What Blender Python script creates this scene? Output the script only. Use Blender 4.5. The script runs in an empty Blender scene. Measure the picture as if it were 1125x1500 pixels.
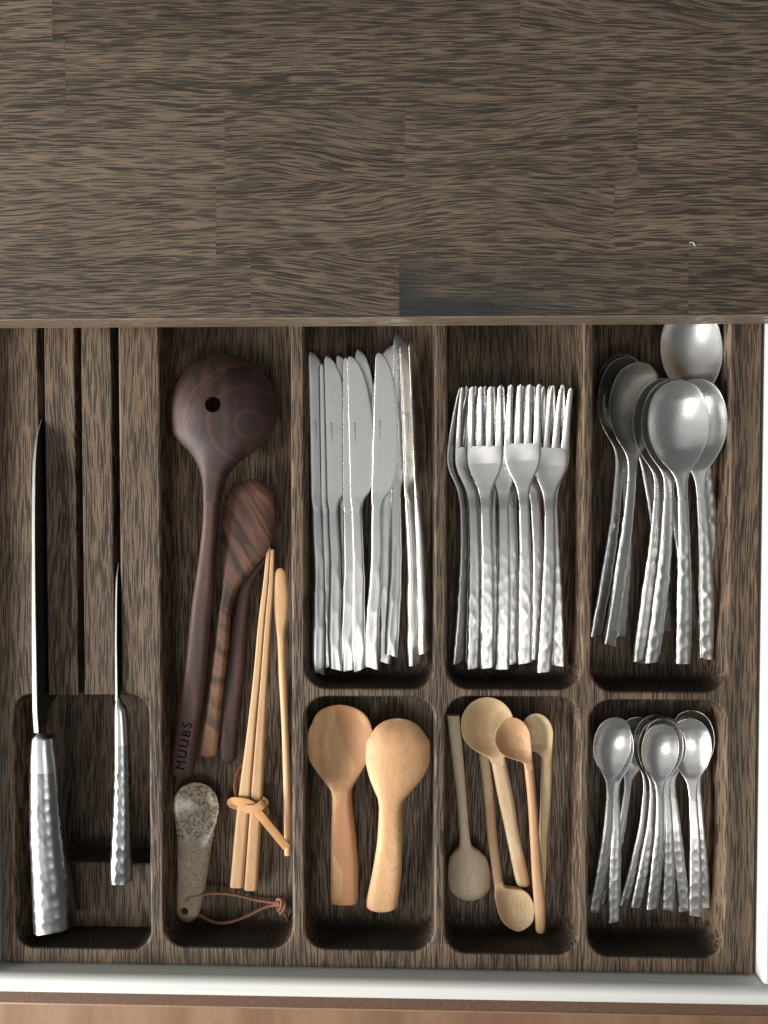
import bpy, bmesh, math, random
import numpy as np
from mathutils import Vector, Matrix
from mathutils.geometry import tessellate_polygon

SC = bpy.context.scene
COL = SC.collection
R = math.radians

# ------------------------------------------------------------------ camera
F = 1126.0                      # focal length in photo pixels (photo 1125 x 1500)
H = 0.563                       # height of the lens above the tray rim (z = 0)
FWD = Vector((-0.027, -0.028, -1.0)).normalized()
CAMPOS = -FWD * (H / -FWD.z)
_z = -FWD
_x = Vector((0, 1, 0)).cross(_z).normalized()
_y = _z.cross(_x)
CR = Matrix((_x, _y, _z)).transposed()
cam = bpy.data.cameras.new("camera")
cam.sensor_fit = 'HORIZONTAL'
cam.sensor_width = 36.0
cam.lens = 36.0 * F / 1125.0
cam.clip_start = 0.01
cam.clip_end = 50
camo = bpy.data.objects.new("camera", cam)
camo.matrix_world = Matrix.Translation(CAMPOS) @ CR.to_4x4()
COL.objects.link(camo)
SC.camera = camo

# ------------------------------------------------------------------ light
world = bpy.data.worlds.new("World")
SC.world = world
world.use_nodes = True
world.node_tree.nodes["Background"].inputs[0].default_value = (0.92, 0.96, 1.0, 1)
world.node_tree.nodes["Background"].inputs[1].default_value = 0.12


def area(name, loc, target, sx, sy, power, col):
    l = bpy.data.lights.new(name, 'AREA')
    l.shape = 'RECTANGLE'
    l.size = sx
    l.size_y = sy
    l.energy = power
    l.color = col
    o = bpy.data.objects.new(name, l)
    o.location = loc
    o.rotation_euler = (Vector(target) - Vector(loc)).to_track_quat('-Z', 'Y').to_euler()
    COL.objects.link(o)


area("window_left", (-1.68, -0.62, 0.68), (0, 0, 0), 1.8, 0.9, 78, (1.0, 0.985, 0.96))
area("window_front", (0.0, -0.95, 1.75), (0, 0, 0), 0.7, 0.45, 5.5, (1.0, 0.98, 0.95))
area("ceiling_bounce", (-0.25, -0.15, 2.3), (-0.25, -0.15, 0), 2.6, 2.4, 7.5, (0.98, 0.99, 1.0))

SC.view_settings.view_transform = 'Standard'
SC.view_settings.look = 'None'
SC.view_settings.exposure = 0.40
SC.view_settings.gamma = 1.0
SC.view_settings.use_curve_mapping = False
SC.cycles.max_bounces = 8

# ------------------------------------------------------------------ helpers


def P(px, py, z=0.0):
    """point of the place at height z seen at photo pixel px, py"""
    d = CR @ Vector(((px - 562.5) / F, -(py - 750.0) / F, -1.0))
    return CAMPOS + d * ((z - CAMPOS.z) / d.z)


def tag(o, label=None, cat=None, group=None, kind=None):
    if label:
        o["label"] = label
    if cat:
        o["category"] = cat
    if group:
        o["group"] = group
    if kind:
        o["kind"] = kind
    return o


def empty(name, loc=(0, 0, 0)):
    o = bpy.data.objects.new(name, None)
    o.empty_display_size = 0.01
    o.location = loc
    COL.objects.link(o)
    return o


def mesh_from(name, verts, faces, smooth=True, sharp=40):
    me = bpy.data.meshes.new(name)
    me.from_pydata([tuple(v) for v in verts], [], faces)
    me.validate()
    bm_ = bmesh.new()
    bm_.from_mesh(me)
    if bm_.calc_volume(signed=True) < 0:
        bmesh.ops.reverse_faces(bm_, faces=bm_.faces[:])
        bm_.to_mesh(me)
    bm_.free()
    if smooth:
        me.polygons.foreach_set("use_smooth", [True] * len(me.polygons))
        me.set_sharp_from_angle(angle=R(sharp))
    me.update()
    return me


def obj(name, me, mat, parent=None):
    o = bpy.data.objects.new(name, me)
    COL.objects.link(o)
    if mat is not None:
        if not me.materials:
            me.materials.append(mat)
    if parent is not None:
        o.parent = parent
        if "grain" in parent:
            o["grain"] = parent["grain"]
    return o


def pchip(x, y, xi):
    x = np.asarray(x, float)
    y = np.asarray(y, float)
    h = np.diff(x)
    d = np.diff(y) / h
    m = np.zeros_like(y)
    m[0], m[-1] = d[0], d[-1]
    for i in range(1, len(x) - 1):
        if d[i - 1] * d[i] > 0:
            w1 = 2 * h[i] + h[i - 1]
            w2 = h[i] + 2 * h[i - 1]
            m[i] = (w1 + w2) / (w1 / d[i - 1] + w2 / d[i])
    xi = np.asarray(xi, float)
    k = np.clip(np.searchsorted(x, xi) - 1, 0, len(x) - 2)
    t = np.clip((xi - x[k]) / h[k], 0, 1)
    return ((1 + 2 * t) * (1 - t) ** 2 * y[k] + t * (1 - t) ** 2 * h[k] * m[k]
            + t * t * (3 - 2 * t) * y[k + 1] + t * t * (t - 1) * h[k] * m[k + 1])


def rings_mesh(name, V, r0=0, r1=None, sharp=40, caps=True):
    """V: rows x ring x 3 -> closed tube, rows r0..r1"""
    V = V[r0:r1]
    n, m = V.shape[:2]
    faces = []
    for i in range(n - 1):
        a = i * m
        for j in range(m):
            k = (j + 1) % m
            faces.append((a + j, a + k, a + m + k, a + m + j))
    if caps:
        faces.append(tuple(range(m - 1, -1, -1)))
        faces.append(tuple((n - 1) * m + j for j in range(m)))
    return mesh_from(name, V.reshape(-1, 3), faces, True, sharp)


def ring_u(nu):
    """one ring: top from u=-1 to 1, then bottom back"""
    th = np.linspace(-math.pi / 2, math.pi / 2, nu)
    u = np.sin(th)
    U = np.concatenate([u, u[-2:0:-1]])
    S = np.concatenate([np.ones(nu), -np.ones(nu - 2)])
    return U, S


def ribbon(y, c, w, z, th, camber=0.0, p=4.0, nu=14, cpow=2.0, taper=0.0):
    """rows along y; c centre, w half width, z level, th thickness, camber (dome + / bowl -)"""
    U, S = ring_u(nu)
    n = len(y)
    camber = np.broadcast_to(camber, (n,))
    th = np.broadcast_to(th, (n,))
    p = np.broadcast_to(p, (n,))
    prof = np.sqrt(np.clip(1 - np.abs(U)[None, :] ** p[:, None], 0, 1))
    V = np.zeros((n, len(U), 3))
    V[:, :, 0] = c[:, None] + w[:, None] * U[None, :]
    V[:, :, 1] = np.asarray(y)[:, None]
    tt = th[:, None] * (1 - taper * (U[None, :] + 1) / 2)
    V[:, :, 2] = (z[:, None] + camber[:, None] * (1 - np.abs(U)[None, :] ** cpow)
                  + S[None, :] * 0.5 * tt * prof)
    return V


def box_mesh(name, x0, x1, y0, y1, z0, z1, b=0.0006, seg=2):
    import bmesh
    bm = bmesh.new()
    bmesh.ops.create_cube(bm, size=1.0)
    for v in bm.verts:
        v.co.x = x0 if v.co.x < 0 else x1
        v.co.y = y0 if v.co.y < 0 else y1
        v.co.z = z0 if v.co.z < 0 else z1
    if b > 0:
        bmesh.ops.bevel(bm, geom=bm.edges[:], offset=b, segments=seg, affect='EDGES', profile=0.5)
    me = bpy.data.meshes.new(name)
    bm.to_mesh(me)
    bm.free()
    big = max(pl.area for pl in me.polygons) * 0.02
    me.set_sharp_from_angle(angle=R(35))
    me.polygons.foreach_set("use_smooth", [pl.area < big for pl in me.polygons])
    return me


def tube_mesh(name, pts, a, b=None, n=160, m=12, up=Vector((0, 0, 1)), p=2.0, twist=None):
    """swept tube through points (cubic), half-width a across, half-thickness b along up"""
    b = a if b is None else b
    pts = [Vector(q) for q in pts]
    t = [0.0]
    for i in range(1, len(pts)):
        t.append(t[-1] + (pts[i] - pts[i - 1]).length)
    N = len(pts)

    def cr(i, s):
        p0 = pts[max(i - 1, 0)]
        p1 = pts[i]
        p2 = pts[i + 1]
        p3 = pts[min(i + 2, N - 1)]
        return 0.5 * ((2 * p1) + (p2 - p0) * s + (2 * p0 - 5 * p1 + 4 * p2 - p3) * s * s
                      + (3 * p1 - p0 - 3 * p2 + p3) * s ** 3)
    C = []
    for k in range(n):
        x = t[-1] * k / (n - 1)
        i = min(max(np.searchsorted(t, x) - 1, 0), N - 2)
        C.append(cr(i, (x - t[i]) / (t[i + 1] - t[i])))
    V = np.zeros((n, m, 3))
    for k in range(n):
        d = (C[min(k + 1, n - 1)] - C[max(k - 1, 0)]).normalized()
        sd = d.cross(up)
        if sd.length < 1e-4:
            sd = d.cross(Vector((0, 1, 0)))
        sd.normalize()
        nn = sd.cross(d)
        if twist is not None:
            q = Matrix.Rotation(twist(k / (n - 1)), 3, d)
            sd = q @ sd
            nn = q @ nn
        for j in range(m):
            an = 2 * math.pi * j / m
            ca, sa = math.cos(an), math.sin(an)
            ca = math.copysign(abs(ca) ** (2 / p), ca)
            sa = math.copysign(abs(sa) ** (2 / p), sa)
            V[k, j] = C[k] + sd * (a * ca) + nn * (b * sa)
    return rings_mesh(name, V, sharp=50)


# ------------------------------------------------------------------ materials
class NT:
    def __init__(self, name):
        self.m = bpy.data.materials.new(name)
        self.m.use_nodes = True
        self.t = self.m.node_tree
        self.b = self.t.nodes["Principled BSDF"]

    def n(self, typ, **kw):
        nd = self.t.nodes.new(typ)
        for k, v in kw.items():
            setattr(nd, k, v)
        return nd

    def l(self, a, b):
        self.t.links.new(a, b)

    def val(self, s, v):
        if hasattr(v, "is_linked") or hasattr(v, "links"):
            self.l(v, s)
        else:
            s.default_value = v

    def math(self, op, a, b=0.0, clamp=False):
        nd = self.n("ShaderNodeMath", operation=op, use_clamp=clamp)
        self.val(nd.inputs[0], a)
        self.val(nd.inputs[1], b)
        return nd.outputs[0]

    def vmath(self, op, a, b):
        nd = self.n("ShaderNodeVectorMath", operation=op)
        self.val(nd.inputs[0], a)
        self.val(nd.inputs[1], b)
        return nd.outputs[0]

    def noise(self, vec, scale=1.0, detail=2.0, rough=0.5, dist=0.0):
        nd = self.n("ShaderNodeTexNoise")
        self.l(vec, nd.inputs["Vector"])
        nd.inputs["Scale"].default_value = scale
        nd.inputs["Detail"].default_value = detail
        nd.inputs["Roughness"].default_value = rough
        nd.inputs["Distortion"].default_value = dist
        return nd.outputs["Fac"], nd.outputs["Color"]

    def ramp(self, fac, stops):
        nd = self.n("ShaderNodeValToRGB")
        e = nd.color_ramp.elements
        while len(e) < len(stops):
            e.new(0.5)
        for el, (p, c) in zip(e, stops):
            el.position = p
            el.color = (c, c, c, 1) if isinstance(c, (int, float)) else (*c, 1)
        self.l(fac, nd.inputs[0])
        return nd.outputs[0]

    def mix(self, f, a, b, mode='MIX'):
        nd = self.n("ShaderNodeMix", data_type='RGBA', blend_type=mode)
        self.val(nd.inputs[0], f)
        for s, v in ((nd.inputs[6], a), (nd.inputs[7], b)):
            if isinstance(v, tuple):
                s.default_value = (*v, 1)
            else:
                self.l(v, s)
        return nd.outputs[2]

    def bump(self, h, strength, dist):
        nd = self.n("ShaderNodeBump")
        nd.inputs["Strength"].default_value = strength
        nd.inputs["Distance"].default_value = dist
        self.l(h, nd.inputs["Height"])
        self.l(nd.outputs[0], self.b.inputs["Normal"])

    def coords(self, along='X', rnd=True, per='object'):
        """object coordinates with x along the grain, shifted per object"""
        tc = self.n("ShaderNodeTexCoord").outputs["Object"]
        if along == 'Y':
            s = self.n("ShaderNodeSeparateXYZ")
            self.l(tc, s.inputs[0])
            c = self.n("ShaderNodeCombineXYZ")
            self.l(s.outputs[1], c.inputs[0])
            self.l(s.outputs[0], c.inputs[1])
            self.l(s.outputs[2], c.inputs[2])
            tc = c.outputs[0]
        if rnd:
            if per == 'thing':
                oi = self.n("ShaderNodeAttribute", attribute_type='OBJECT', attribute_name="grain").outputs["Fac"]
            else:
                oi = self.n("ShaderNodeObjectInfo").outputs["Random"]
            sh = self.n("ShaderNodeVectorMath", operation='SCALE')
            sh.inputs[0].default_value = (31.0, 17.3, 9.7)
            self.l(oi, sh.inputs[3])
            return self.vmath('ADD', tc, sh.outputs[0]), oi
        return tc, None


def oak(name, light, mid, dark, along='X', rnd=True, tone=(0.90, 1.10), rough=0.48,
        warp=0.008, stave=None, pore_amt=1.0, stain=None, endgrain=False):
    t = NT(name)
    co, oi = t.coords(along, rnd)
    # slow wander of the grain (cathedral figure)
    w1, wc = t.noise(t.vmath('MULTIPLY', co, (4.5, 12.0, 12.0)), 1.0, 1.5)
    wv = t.vmath('MULTIPLY', t.vmath('SUBTRACT', wc, (0.5, 0.5, 0.5)), (0.0, warp * 2.6, warp))
    if rnd:                                   # some boards run nearly straight, some show strong figure
        am = t.n("ShaderNodeVectorMath", operation='SCALE')
        t.l(wv, am.inputs[0])
        r7 = t.math('FRACT', t.math('MULTIPLY', oi, 7.31))
        t.l(t.math('ADD', 0.5, t.math('MULTIPLY', t.math('MULTIPLY', r7, r7), 3.2)), am.inputs[3])
        wv = am.outputs[0]
    cw = t.vmath('ADD', co, wv)
    w2, wc2 = t.noise(t.vmath('MULTIPLY', co, (55.0, 90.0, 90.0)), 1.0, 1.0)
    wv2 = t.vmath('MULTIPLY', t.vmath('SUBTRACT', wc2, (0.5, 0.5, 0.5)), (0.0, 0.0009, 0.0009))
    cw = t.vmath('ADD', cw, wv2)
    rings, _ = t.noise(t.vmath('MULTIPLY', cw, (2.2, 95.0, 40.0)), 1.0, 2.0, 0.6)
    fibre, _ = t.noise(t.vmath('MULTIPLY', cw, (45.0, 1300.0, 420.0)), 1.0, 2.0, 0.6)
    fleck, _ = t.noise(t.vmath('MULTIPLY', cw, (20.0, 420.0, 200.0)), 1.0, 2.0, 0.6)
    blot, _ = t.noise(t.vmath('MULTIPLY', co, (8.0, 22.0, 20.0)), 1.0, 2.0)
    rg = t.math('SUBTRACT', rings, 0.5)
    # earlywood bands carry more and longer pores: dashes from stretched cells
    pore_sets = []
    for sc_, thr, off in (((42.0, 1000.0, 240.0), 0.45, 0.0), ((36.0, 1500.0, 300.0), 0.43, 3.7)):
        vo = t.n("ShaderNodeTexVoronoi", feature='F1')
        vo.inputs["Scale"].default_value = 1.0
        vo.inputs["Randomness"].default_value = 1.0
        t.l(t.vmath('ADD', t.vmath('MULTIPLY', cw, sc_), (off, off, off)), vo.inputs["Vector"])
        d = t.math('SUBTRACT', vo.outputs["Distance"], t.math('MULTIPLY', rg, 0.34))
        d = t.math('ADD', d, t.math('MULTIPLY', t.math('SUBTRACT', fibre, 0.5), 0.25))
        pore_sets.append(t.ramp(d, [(thr - 0.06, 1.0), (thr + 0.05, 0.0)]))
    pm, pm2 = pore_sets
    colr = t.mix(t.ramp(rings, [(0.38, 0.0), (0.64, 0.45)]), light, mid)
    colr = t.mix(t.ramp(blot, [(0.35, 0.0), (0.7, 0.7)]), colr, mid)
    colr = t.mix(t.ramp(fibre, [(0.40, 0.0), (0.68, 0.45)]), colr, mid)
    colr = t.mix(t.ramp(fleck, [(0.45, 0.0), (0.65, 0.12)]), colr, dark)
    colr = t.mix(t.math('MULTIPLY', pm, 0.80 * pore_amt), colr, dark)
    colr = t.mix(t.math('MULTIPLY', pm2, 0.55 * pore_amt), colr, dark)
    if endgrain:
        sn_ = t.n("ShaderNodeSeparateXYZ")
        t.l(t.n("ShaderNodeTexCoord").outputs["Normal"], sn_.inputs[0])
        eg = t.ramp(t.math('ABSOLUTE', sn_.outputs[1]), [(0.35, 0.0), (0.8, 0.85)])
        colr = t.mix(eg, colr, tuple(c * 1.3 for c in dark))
    if stain is not None:                     # one board darkened by an old stain that fades along it
        s_ = t.n("ShaderNodeSeparateXYZ")
        t.l(t.n("ShaderNodeTexCoord").outputs["Object"], s_.inputs[0])
        sv = t.math('ADD', t.math('ADD', t.math('MULTIPLY', s_.outputs[0], -7.0), t.math('MULTIPLY', s_.outputs[1], -7.0)),
                    t.math('MULTIPLY', t.math('SUBTRACT', blot, 0.5), 1.6))
        colr = t.mix(t.ramp(sv, [(0.05, 0.0), (0.6, 0.92)]), colr, stain)
    if stave is not None:                     # glued staves, tone steps across the block
        sx, sy = stave
        br = t.n("ShaderNodeTexBrick")
        br.offset = 0.37
        br.inputs["Scale"].default_value = 1.0
        br.inputs["Mortar Size"].default_value = 0.00016
        br.inputs["Mortar Smooth"].default_value = 0.4
        br.inputs["Brick Width"].default_value = sx
        br.inputs["Row Height"].default_value = sy
        br.inputs["Color1"].default_value = (0.80, 0.80, 0.81, 1)
        br.inputs["Color2"].default_value = (1.14, 1.12, 1.10, 1)
        br.inputs["Mortar"].default_value = (0.45, 0.45, 0.45, 1)
        t.l(t.vmath('ADD', co, (0.031, 0.013, 0.0)), br.inputs["Vector"])
        colr = t.mix(1.0, colr, br.outputs["Color"], 'MULTIPLY')
    elif rnd:
        mr = t.n("ShaderNodeMapRange")
        t.l(oi, mr.inputs[0])
        mr.inputs[3].default_value = tone[0]
        mr.inputs[4].default_value = tone[1]
        cc = t.n("ShaderNodeCombineColor")
        for i in range(3):
            t.l(mr.outputs[0], cc.inputs[i])
        colr = t.mix(1.0, colr, cc.outputs[0], 'MULTIPLY')
    t.l(colr, t.b.inputs["Base Color"])
    rr = t.math('ADD', t.math('MULTIPLY', pm, 0.25), rough)
    t.l(rr, t.b.inputs["Roughness"])
    t.b.inputs["Specular IOR Level"].default_value = 0.26
    h = t.math('SUBTRACT', 1.0, t.math('ADD', t.math('MULTIPLY', pm, 0.7), t.math('MULTIPLY', pm2, 0.35)))
    t.bump(h, 0.55, 0.0005)
    return t.m


def turned_wood(name, light, dark, ring=45.0, streak=0.5, rough=0.5, stripe=None, contrast=(0.38, 0.66),
                spec=0.35, tone=(0.88, 1.1), warp=0.03, patch=None, smoke=None):
    """fine-grained utensil wood, grain along local y"""
    t = NT(name)
    co, oi = t.coords('Y', per='thing')
    _, wc = t.noise(t.vmath('MULTIPLY', co, (14.0, 30.0, 30.0)), 1.0, 1.5)
    cw = t.vmath('ADD', co, t.vmath('MULTIPLY', t.vmath('SUBTRACT', wc, (0.5, 0.5, 0.5)), (0.0, warp, warp)))
    rg, _ = t.noise(t.vmath('MULTIPLY', cw, (3.0, ring * 2, ring * 2)), 1.0, 2.0, 0.55)
    fb, _ = t.noise(t.vmath('MULTIPLY', cw, (60.0, 1300.0, 1300.0)), 1.0, 2.0, 0.6)
    colr = t.mix(t.ramp(rg, [(contrast[0], 0.0), (contrast[1], 1.0)]), light, dark)
    colr = t.mix(t.math('MULTIPLY', t.ramp(fb, [(0.45, 0.0), (0.72, 1.0)]), streak), colr,
                 tuple(c * 0.55 for c in dark))
    if stripe:
        sc, col2, lo, hi, sk, amt, ctr = stripe
        wv = t.n("ShaderNodeTexWave", wave_type='RINGS' if ctr else 'BANDS')
        if ctr:
            wv.rings_direction = 'Z'
        mp = t.n("ShaderNodeMapping")
        mp.inputs["Rotation"].default_value = (0, 0, sk)
        mp.vector_type = 'TEXTURE'
        if ctr:
            mp.inputs['Location'].default_value = (*ctr, 0)
        t.l(t.n('ShaderNodeTexCoord').outputs['Object'] if ctr else co, mp.inputs[0])
        t.l(mp.outputs[0], wv.inputs["Vector"])
        wv.inputs["Scale"].default_value = sc
        wv.inputs["Distortion"].default_value = 1.8 if ctr else 5.5
        wv.inputs["Detail"].default_value = 2.0
        wv.inputs["Detail Scale"].default_value = 0.9
        colr = t.mix(t.ramp(wv.outputs["Fac"], [(lo, 0.0), (hi, amt)]), colr, col2)
    if smoke:
        mp = t.n("ShaderNodeMapping")
        mp.inputs["Rotation"].default_value = (0, 0, 0.62)
        t.l(cw, mp.inputs[0])
        sn, _ = t.noise(t.vmath('MULTIPLY', mp.outputs[0], (14.0, 150.0, 40.0)), 1.0, 1.5, 0.5, 0.6)
        sp_ = t.n("ShaderNodeSeparateXYZ")
        t.l(t.n("ShaderNodeTexCoord").outputs["Object"], sp_.inputs[0])
        low = t.ramp(t.math('MULTIPLY', sp_.outputs[1], 5.0), [(0.05, 0.75), (0.6, 0.0)])
        colr = t.mix(low, colr, smoke[1])
        colr = t.mix(t.math('MULTIPLY', t.ramp(sn, [(0.46, 0.0), (0.64, 0.8)]), t.math('SUBTRACT', 1.0, t.math('MULTIPLY', low, 0.45))), colr, smoke[0])
    if patch:
        pn, _ = t.noise(t.vmath('MULTIPLY', co, (16.0, 45.0, 45.0)), 1.0, 0.5)
        colr = t.mix(t.ramp(pn, [(0.50, 0.0), (0.54, 0.75)]), colr, patch)
    mr = t.n("ShaderNodeMapRange")
    t.l(oi, mr.inputs[0])
    mr.inputs[3].default_value = tone[0]
    mr.inputs[4].default_value = tone[1]
    cc = t.n("ShaderNodeCombineColor")
    for i in range(3):
        t.l(mr.outputs[0], cc.inputs[i])
    colr = t.mix(1.0, colr, cc.outputs[0], 'MULTIPLY')
    t.l(colr, t.b.inputs["Base Color"])
    t.l(t.math('ADD', t.math('MULTIPLY', fb, 0.25), rough - 0.12), t.b.inputs["Roughness"])
    t.b.inputs["Specular IOR Level"].default_value = spec
    t.bump(fb, 0.18, 0.0004)
    return t.m


def steel(name, base, r0, r1, speck=0.25, bump=0.12, dirt=0.12):
    t = NT(name)
    co, oi = t.coords('Y')
    sp, _ = t.noise(co, 1700.0, 1.0, 0.6)
    bl, _ = t.noise(co, 60.0, 3.0, 0.6)
    sc, _ = t.noise(t.vmath('MULTIPLY', co, (120.0, 1500.0, 1500.0)), 1.0, 2.0)
    mr = t.n("ShaderNodeMapRange")
    t.l(t.math('ADD', t.math('MULTIPLY', sp, speck), t.math('MULTIPLY', bl, 1 - speck)), mr.inputs[0])
    mr.inputs[1].default_value = 0.3
    mr.inputs[2].default_value = 0.7
    mr.inputs[3].default_value = r0
    mr.inputs[4].default_value = r1
    t.l(mr.outputs[0], t.b.inputs["Roughness"])
    colr = t.mix(t.math('MULTIPLY', t.ramp(bl, [(0.45, 0.0), (0.8, 1.0)]), dirt), base, tuple(c * 0.55 for c in base))
    colr = t.mix(t.math('MULTIPLY', t.ramp(sp, [(0.45, 0.0), (0.7, 1.0)]), dirt * 1.3), colr, tuple(c * 0.6 for c in base))
    t.l(colr, t.b.inputs["Base Color"])
    t.b.inputs["Metallic"].default_value = 1.0
    h = t.math('ADD', t.math('MULTIPLY', sp, 0.7), t.math('MULTIPLY', sc, 0.3))
    t.bump(h, bump, 0.0003)
    return t.m


def plain(name, col, rough=0.5, spec=0.5, mottle=0.06, mscale=30.0, bump=0.0, bscale=800.0):
    t = NT(name)
    co, _ = t.coords('X')
    n1, _ = t.noise(co, mscale, 3.0)
    c = t.mix(t.ramp(n1, [(0.3, 0.0), (0.7, 1.0)]), tuple(v * (1 - mottle) for v in col),
              tuple(min(1, v * (1 + mottle)) for v in col))
    t.l(c, t.b.inputs["Base Color"])
    t.b.inputs["Roughness"].default_value = rough
    t.b.inputs["Specular IOR Level"].default_value = spec
    if bump:
        n2, _ = t.noise(co, bscale, 2.0)
        t.bump(n2, bump, 0.0004)
    return t.m


M = {}
M['counter'] = oak("smoked_oak_counter", (0.180, 0.132, 0.089), (0.118, 0.086, 0.059), (0.019, 0.015, 0.0115), 'X')
M['counter_dark'] = oak("smoked_oak_counter_stained", (0.152, 0.112, 0.077), (0.100, 0.074, 0.052), (0.020, 0.0165, 0.013), 'X',
                        tone=(0.92, 0.96), stain=(0.026, 0.026, 0.026))
M['edge_band'] = oak("smoked_oak_edge", (0.22, 0.165, 0.115), (0.15, 0.112, 0.08), (0.06, 0.048, 0.038), 'X', rnd=False, rough=0.3, pore_amt=0.5)
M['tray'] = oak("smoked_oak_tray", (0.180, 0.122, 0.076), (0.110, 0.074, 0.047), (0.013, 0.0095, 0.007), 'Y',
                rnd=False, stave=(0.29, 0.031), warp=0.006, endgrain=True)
M['bar'] = oak("smoked_oak_bar", (0.180, 0.122, 0.076), (0.110, 0.074, 0.047), (0.013, 0.0095, 0.007), 'Y',
               tone=(0.85, 1.1), warp=0.006)
M['steel'] = steel("satin_steel", (0.66, 0.645, 0.612), 0.22, 0.36, bump=0.2)
M['hammered'] = steel("hammered_steel", (0.58, 0.57, 0.545), 0.31, 0.44, bump=0.08)
M['forged'] = steel("forged_steel", (0.33, 0.33, 0.325), 0.22, 0.40, bump=0.1, dirt=0.8)
M['bolster'] = steel("ground_bolster_steel", (0.44, 0.44, 0.43), 0.28, 0.38, bump=0.05, dirt=0.3)
M['scale'] = steel("slot_reflection_steel", (0.10, 0.10, 0.10), 0.35, 0.5, dirt=0.4)  # polished blade faces: reflection of the dark slot painted into the base colour
M['spine'] = steel("ground_spine_steel", (0.74, 0.74, 0.70), 0.34, 0.42, bump=0.03, dirt=0.05)
M['ladle'] = turned_wood("dark_red_wood", (0.060, 0.031, 0.025), (0.027, 0.016, 0.014), ring=40, streak=0.5,
                         rough=0.52, spec=0.3, stripe=(17.0, (0.12, 0.040, 0.030), 0.90, 0.99, 0.0, 0.32, (0.057, 0.270)))
M['ladle2'] = turned_wood("plum_wood", (0.100, 0.048, 0.037), (0.048, 0.025, 0.021), ring=45, streak=0.5, rough=0.52, spec=0.3)
M['zebra'] = turned_wood("striped_wood", (0.150, 0.068, 0.040), (0.105, 0.046, 0.030), ring=30, streak=0.3,
                         rough=0.45, smoke=((0.018, 0.012, 0.012), (0.30, 0.155, 0.075)))
M['cherry'] = turned_wood("warm_fruit_wood", (0.62, 0.375, 0.185), (0.48, 0.26, 0.115), ring=28, streak=0.4,
                          rough=0.55, warp=0.05, patch=(0.42, 0.19, 0.085))
M['cherry2'] = turned_wood("warm_fruit_wood_plain", (0.60, 0.360, 0.185), (0.46, 0.25, 0.115), ring=24, streak=0.5,
                           rough=0.55, warp=0.04)
M['chop'] = turned_wood("pale_stick_wood", (0.60, 0.38, 0.20), (0.48, 0.27, 0.125), ring=60, streak=0.3, rough=0.5, warp=0.008)
M['beech'] = turned_wood("grey_beech", (0.66, 0.53, 0.37), (0.53, 0.40, 0.265), ring=30, streak=0.45, rough=0.6)
M['birch'] = turned_wood("pale_birch", (0.64, 0.47, 0.27), (0.52, 0.35, 0.18), ring=30, streak=0.5, rough=0.55)
M['birch2'] = turned_wood("two_tone_birch", (0.63, 0.47, 0.29), (0.52, 0.36, 0.20), ring=26, streak=0.45,
                          rough=0.55, patch=(0.43, 0.24, 0.12))
M['pear'] = turned_wood("reddish_pear", (0.50, 0.300, 0.165), (0.40, 0.22, 0.11), ring=30, streak=0.45, rough=0.55)
M['leather'] = plain("tan_leather", (0.52, 0.27, 0.115), 0.6, 0.3, 0.1, 90, 0.3, 2500)
M['leather_back'] = plain("brown_suede", (0.20, 0.075, 0.035), 0.85, 0.2, 0.2, 600, 0.8, 1500)
M['cord'] = plain("brown_leather_cord", (0.28, 0.125, 0.07), 0.55, 0.35, 0.15, 200, 0.3, 2500)
M['white'] = plain("white_paint", (0.60, 0.60, 0.565), 0.38, 0.5, 0.015, 12)
M['edge'] = plain("raw_board_edge", (0.100, 0.053, 0.031), 0.7, 0.3, 0.3, 900, 0.5, 900)
M['panel_lip'] = plain("lacquered_lip", (0.24, 0.14, 0.075), 0.4, 0.5, 0.1, 40)
M['engrave'] = plain("engraved_mark", (0.05, 0.05, 0.047), 0.7, 0.2, 0.1, 900)
M['burn'] = plain("burned_mark", (0.008, 0.006, 0.006), 0.8, 0.1, 0.1, 900)
M['floor'] = turned_wood("pinkish_floor_wood", (0.28, 0.165, 0.100), (0.20, 0.11, 0.062), ring=8, streak=0.2, rough=0.5)


def speckled():
    t = NT("speckled_stoneware")
    co, _ = t.coords('Y')
    s1, _ = t.noise(co, 1300.0, 2.0, 0.7)
    s2, _ = t.noise(co, 420.0, 2.0, 0.7)
    bl, _ = t.noise(co, 55.0, 2.0)
    c = t.mix(t.ramp(bl, [(0.35, 0.0), (0.7, 1.0)]), (0.43, 0.345, 0.235), (0.33, 0.255, 0.165))
    c = t.mix(t.ramp(s1, [(0.52, 0.0), (0.60, 0.85)]), c, (0.07, 0.05, 0.035))
    c = t.mix(t.ramp(s2, [(0.60, 0.0), (0.68, 0.8)]), c, (0.09, 0.06, 0.035))
    # glaze pooled in the bowl end
    s = t.n("ShaderNodeSeparateXYZ")
    t.l(t.n("ShaderNodeTexCoord").outputs["Object"], s.inputs[0])
    edge = t.math('ADD', s.outputs[1], t.math('MULTIPLY', t.math('SUBTRACT', bl, 0.5), 0.02))
    gl = t.ramp(t.math('MULTIPLY', edge, 10.0), [(0.655, 0.0), (0.70, 1.0)])
    g = t.mix(t.ramp(s2, [(0.42, 0.0), (0.60, 1.0)]), (0.46, 0.40, 0.29), (0.13, 0.08, 0.03))
    c = t.mix(t.math('MULTIPLY', gl, 0.8), c, g)
    t.l(c, t.b.inputs["Base Color"])
    t.l(t.math('SUBTRACT', 0.62, t.math('MULTIPLY', gl, 0.45)), t.b.inputs["Roughness"])
    t.bump(s1, 0.25, 0.0003)
    return t.m


M['ceramic'] = speckled()

# ------------------------------------------------------------------ floor and drawer
floor_me = box_mesh("floor", -2.5, 2.5, -2.5, 1.5, -0.80, -0.78, 0)
tag(obj("floor", floor_me, M['floor']), kind="structure")

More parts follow.
